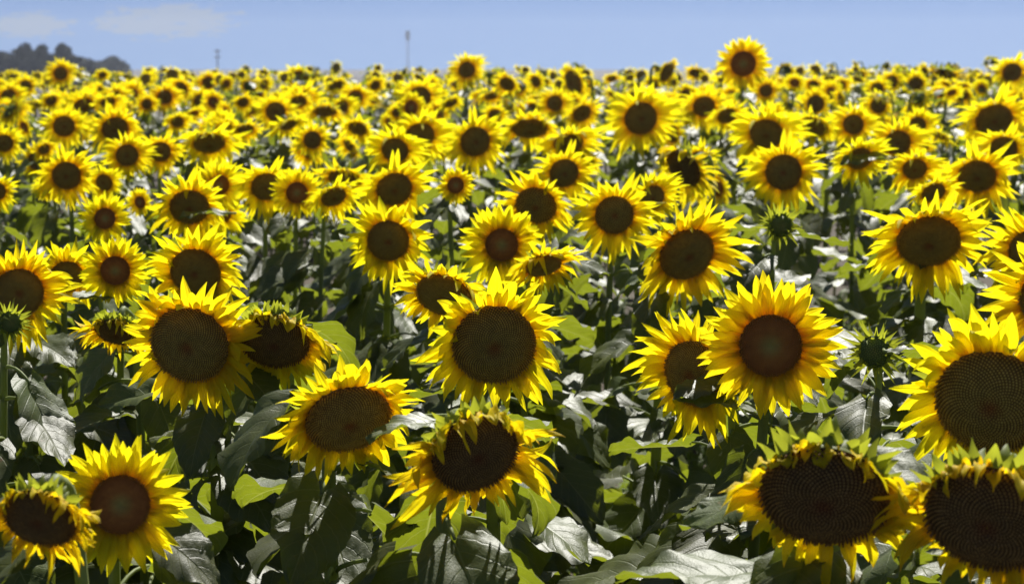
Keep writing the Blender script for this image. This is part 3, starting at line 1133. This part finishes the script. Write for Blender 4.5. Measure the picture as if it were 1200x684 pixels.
for i, (px, top, w, l) in enumerate([
        (4, 61, 26, "dark hazy tree at the very left edge behind the sunflowers"),
        (28, 51, 30, "tallest dark hazy tree with a pointed top at left"),
        (52, 53, 30, "broad dark hazy tree right of the tallest pointed one"),
        (74, 51, 22, "dark hazy tree at the steep right end of the tall clump"),
        (95, 67, 28, "lower dark bushy tree right of the tall clump"),
        (112, 72, 22, "lowest dark bush joining the separate round tree"),
        (131, 66, 32, "separate round hazy tree at the right end of the treeline"),
        (196, 82, 26, "faint far bush just over the flowers left of the pole")]):
    far_tree(px, top, w, 330 if px < 100 else 420, l, 60 + i)

# utility pole
d = 300
c = at(255, HORIZON, d)
gz = ground_z(c.x, d)
root = obj("utility_pole", None)
root.location = (c.x, c.y, gz)
tag(root, "thin utility pole with crossarms on the left skyline", "utility pole")
H = at(255, 58, d).z - gz
mb = MB()
mb.tube([Vector((0, 0, -.2)), Vector((0, 0, H))], [.13, .09], 8)
obj("post", mb.mesh("post", [M["wood"]]), root)
for z in (H - .35, H - 1.4):
    mb = MB()
    mb.box((0, 0, z), (1.1, .12, .14))
    ca = obj("crossarm", mb.mesh("crossarm", [M["wood"]], False), root)
    for x in (-.48, 0.3, .48):
        mb = MB()
        mb.tube([Vector((x, 0, z + .07)), Vector((x, 0, z + .28))], [.05, .04], 6)
        obj("insulator", mb.mesh("insulator", [M["steel"]]), ca)

# mast
d = 900
c = at(478, HORIZON, d)
gz = ground_z(c.x, d)
root = obj("mast", None)
root.location = (c.x, c.y, gz)
tag(root, "faint pale lattice mast rising from the skyline left of middle", "mast")
H = at(478, 36, d).z - gz
mb = MB()
n = 12
for sx, sy in ((-1, -1), (1, -1), (1, 1), (-1, 1)):
    mb.tube([Vector((sx * .55, sy * .55, 0)), Vector((sx * .55, sy * .55, H))], [.10, .08], 5)
for k in range(n):
    z0, z1 = H * k / n, H * (k + 1) / n
    for a, b in (((-1, -1), (1, -1)), ((1, -1), (1, 1)), ((1, 1), (-1, 1)), ((-1, 1), (-1, -1))):
        mb.tube([Vector((a[0] * .55, a[1] * .55, z0)), Vector((b[0] * .55, b[1] * .55, z1))], [.05, .05], 4)
obj("lattice", mb.mesh("lattice", [M["steel"]], False), root)
for k in range(4):
    a = k * math.pi / 2 + .3
    mb = MB()
    mb.box((math.cos(a) * 1.0, math.sin(a) * 1.0, H - 2.5 - .4 * (k % 2)), (.4, .4, 4.6))
    obj("antenna", mb.mesh("antenna", [M["steel"]], False), root)

# ------------------------------------------------------------------ haze
HAZE = 0.00028
if HAZE:
    mb = MB()
    mb.box((0, 540, 12), (1500, 1160, 40))
    m, nt, out = mat("haze_air")
    v = N(nt, "ShaderNodeVolumePrincipled")
    v.inputs["Color"].default_value = (.80, .87, 1.0, 1)
    v.inputs["Density"].default_value = HAZE
    v.inputs["Anisotropy"].default_value = 0.3
    link(nt, v.outputs[0], out.inputs["Volume"])
    o = obj("haze", mb.mesh("haze", [m], False))
    tag(o, "thin pale blue summer haze over the whole field", "haze", kind="stuff")

# ------------------------------------------------------------------ sun, sky
sun_d = bpy.data.lights.new("sun", "SUN")
sun_d.energy = 5.0
sun_d.angle = R_(.53)
sun_d.color = (1.0, .965, .90)
sun = bpy.data.objects.new("sun", sun_d)
col.objects.link(sun)
sun.rotation_euler = (-SUN_DIR).to_track_quat("-Z", "Y").to_euler()
sun.location = SUN_DIR * 50

w = bpy.data.worlds.new("World")
sc.world = w
w.use_nodes = True
nt = w.node_tree
nt.nodes.clear()
out = nt.nodes.new("ShaderNodeOutputWorld")
bg = nt.nodes.new("ShaderNodeBackground")
bg.inputs[1].default_value = 0.05
sky = nt.nodes.new("ShaderNodeTexSky")
sky.sky_type = "NISHITA"
sky.sun_disc = False
sky.sun_elevation = R_(SUN_EL)
sky.sun_rotation = R_(SUN_AZ)
sky.altitude = 300
sky.air_density = 1.0
sky.dust_density = 0.3
sky.ozone_density = 2.0
tc = nt.nodes.new("ShaderNodeTexCoord")
sepv = nt.nodes.new("ShaderNodeSeparateXYZ")
link(nt, tc.outputs["Generated"], sepv.inputs[0])
# thin cloud streaks low over the left of the field
mp = nt.nodes.new("ShaderNodeMapping")
mp.inputs["Scale"].default_value = (95, 95, 420)
link(nt, tc.outputs["Generated"], mp.inputs[0])
cn = noise(nt, 1.0, mp.outputs[0], 6, .6)
cmbv = nt.nodes.new("ShaderNodeCombineXYZ")
link(nt, sepv.outputs[0], cmbv.inputs[0])
link(nt, sepv.outputs[1], cmbv.inputs[1])
link(nt, math_n(nt, "ADD", math_n(nt, "ABSOLUTE", sepv.outputs[2]), .16), cmbv.inputs[2])
nrmv = nt.nodes.new("ShaderNodeVectorMath")
nrmv.operation = "NORMALIZE"
link(nt, cmbv.outputs[0], nrmv.inputs[0])
link(nt, nrmv.outputs[0], sky.inputs[0])
tint = mix_col(nt, 1.0, sky.outputs[0], (.60, .67, .865), "MULTIPLY")


def cloud(px, py, wx, wy):
    az, el = (px - PW / 2) / FPX, (HORIZON - py) / FPX
    a = math_n(nt, "DIVIDE", math_n(nt, "SUBTRACT", math_n(nt, "DIVIDE", sepv.outputs[0], sepv.outputs[1]), az), wx / FPX)
    b = math_n(nt, "DIVIDE", math_n(nt, "SUBTRACT", math_n(nt, "DIVIDE", sepv.outputs[2], sepv.outputs[1]), el), wy / FPX)
    r2 = math_n(nt, "ADD", math_n(nt, "MULTIPLY", a, a), math_n(nt, "MULTIPLY", b, b))
    k = math_n(nt, "SUBTRACT", math_n(nt, "ADD", 1.15, math_n(nt, "MULTIPLY", math_n(nt, "SUBTRACT", cn.outputs[0], .5), 6.5)), r2)
    k = math_n(nt, "MULTIPLY", k, math_n(nt, "GREATER_THAN", sepv.outputs[1], 0))
    return math_n(nt, "MINIMUM", math_n(nt, "MAXIMUM", math_n(nt, "MULTIPLY", k, 2.2), 0), 1)


cl = math_n(nt, "MAXIMUM", cloud(42, 32, 50, 13), cloud(200, 26, 74, 18))
tint = mix_col(nt, math_n(nt, "MULTIPLY", cl, .6), tint, (4.6, 4.9, 5.3))
link(nt, tint, bg.inputs[0])
link(nt, bg.outputs[0], out.inputs[0])

sc.view_settings.view_transform = "Standard"
sc.view_settings.look = "None"
sc.view_settings.exposure = 0.85
sc.view_settings.gamma = 1
sc.view_settings.use_curve_mapping = False
sc.cycles.max_bounces = 7
sc.cycles.diffuse_bounces = 4
sc.cycles.transmission_bounces = 5
sc.cycles.glossy_bounces = 2
sc.cycles.volume_bounces = 0
sc.cycles.use_denoising = True
sc.cycles.sample_clamp_indirect = 4
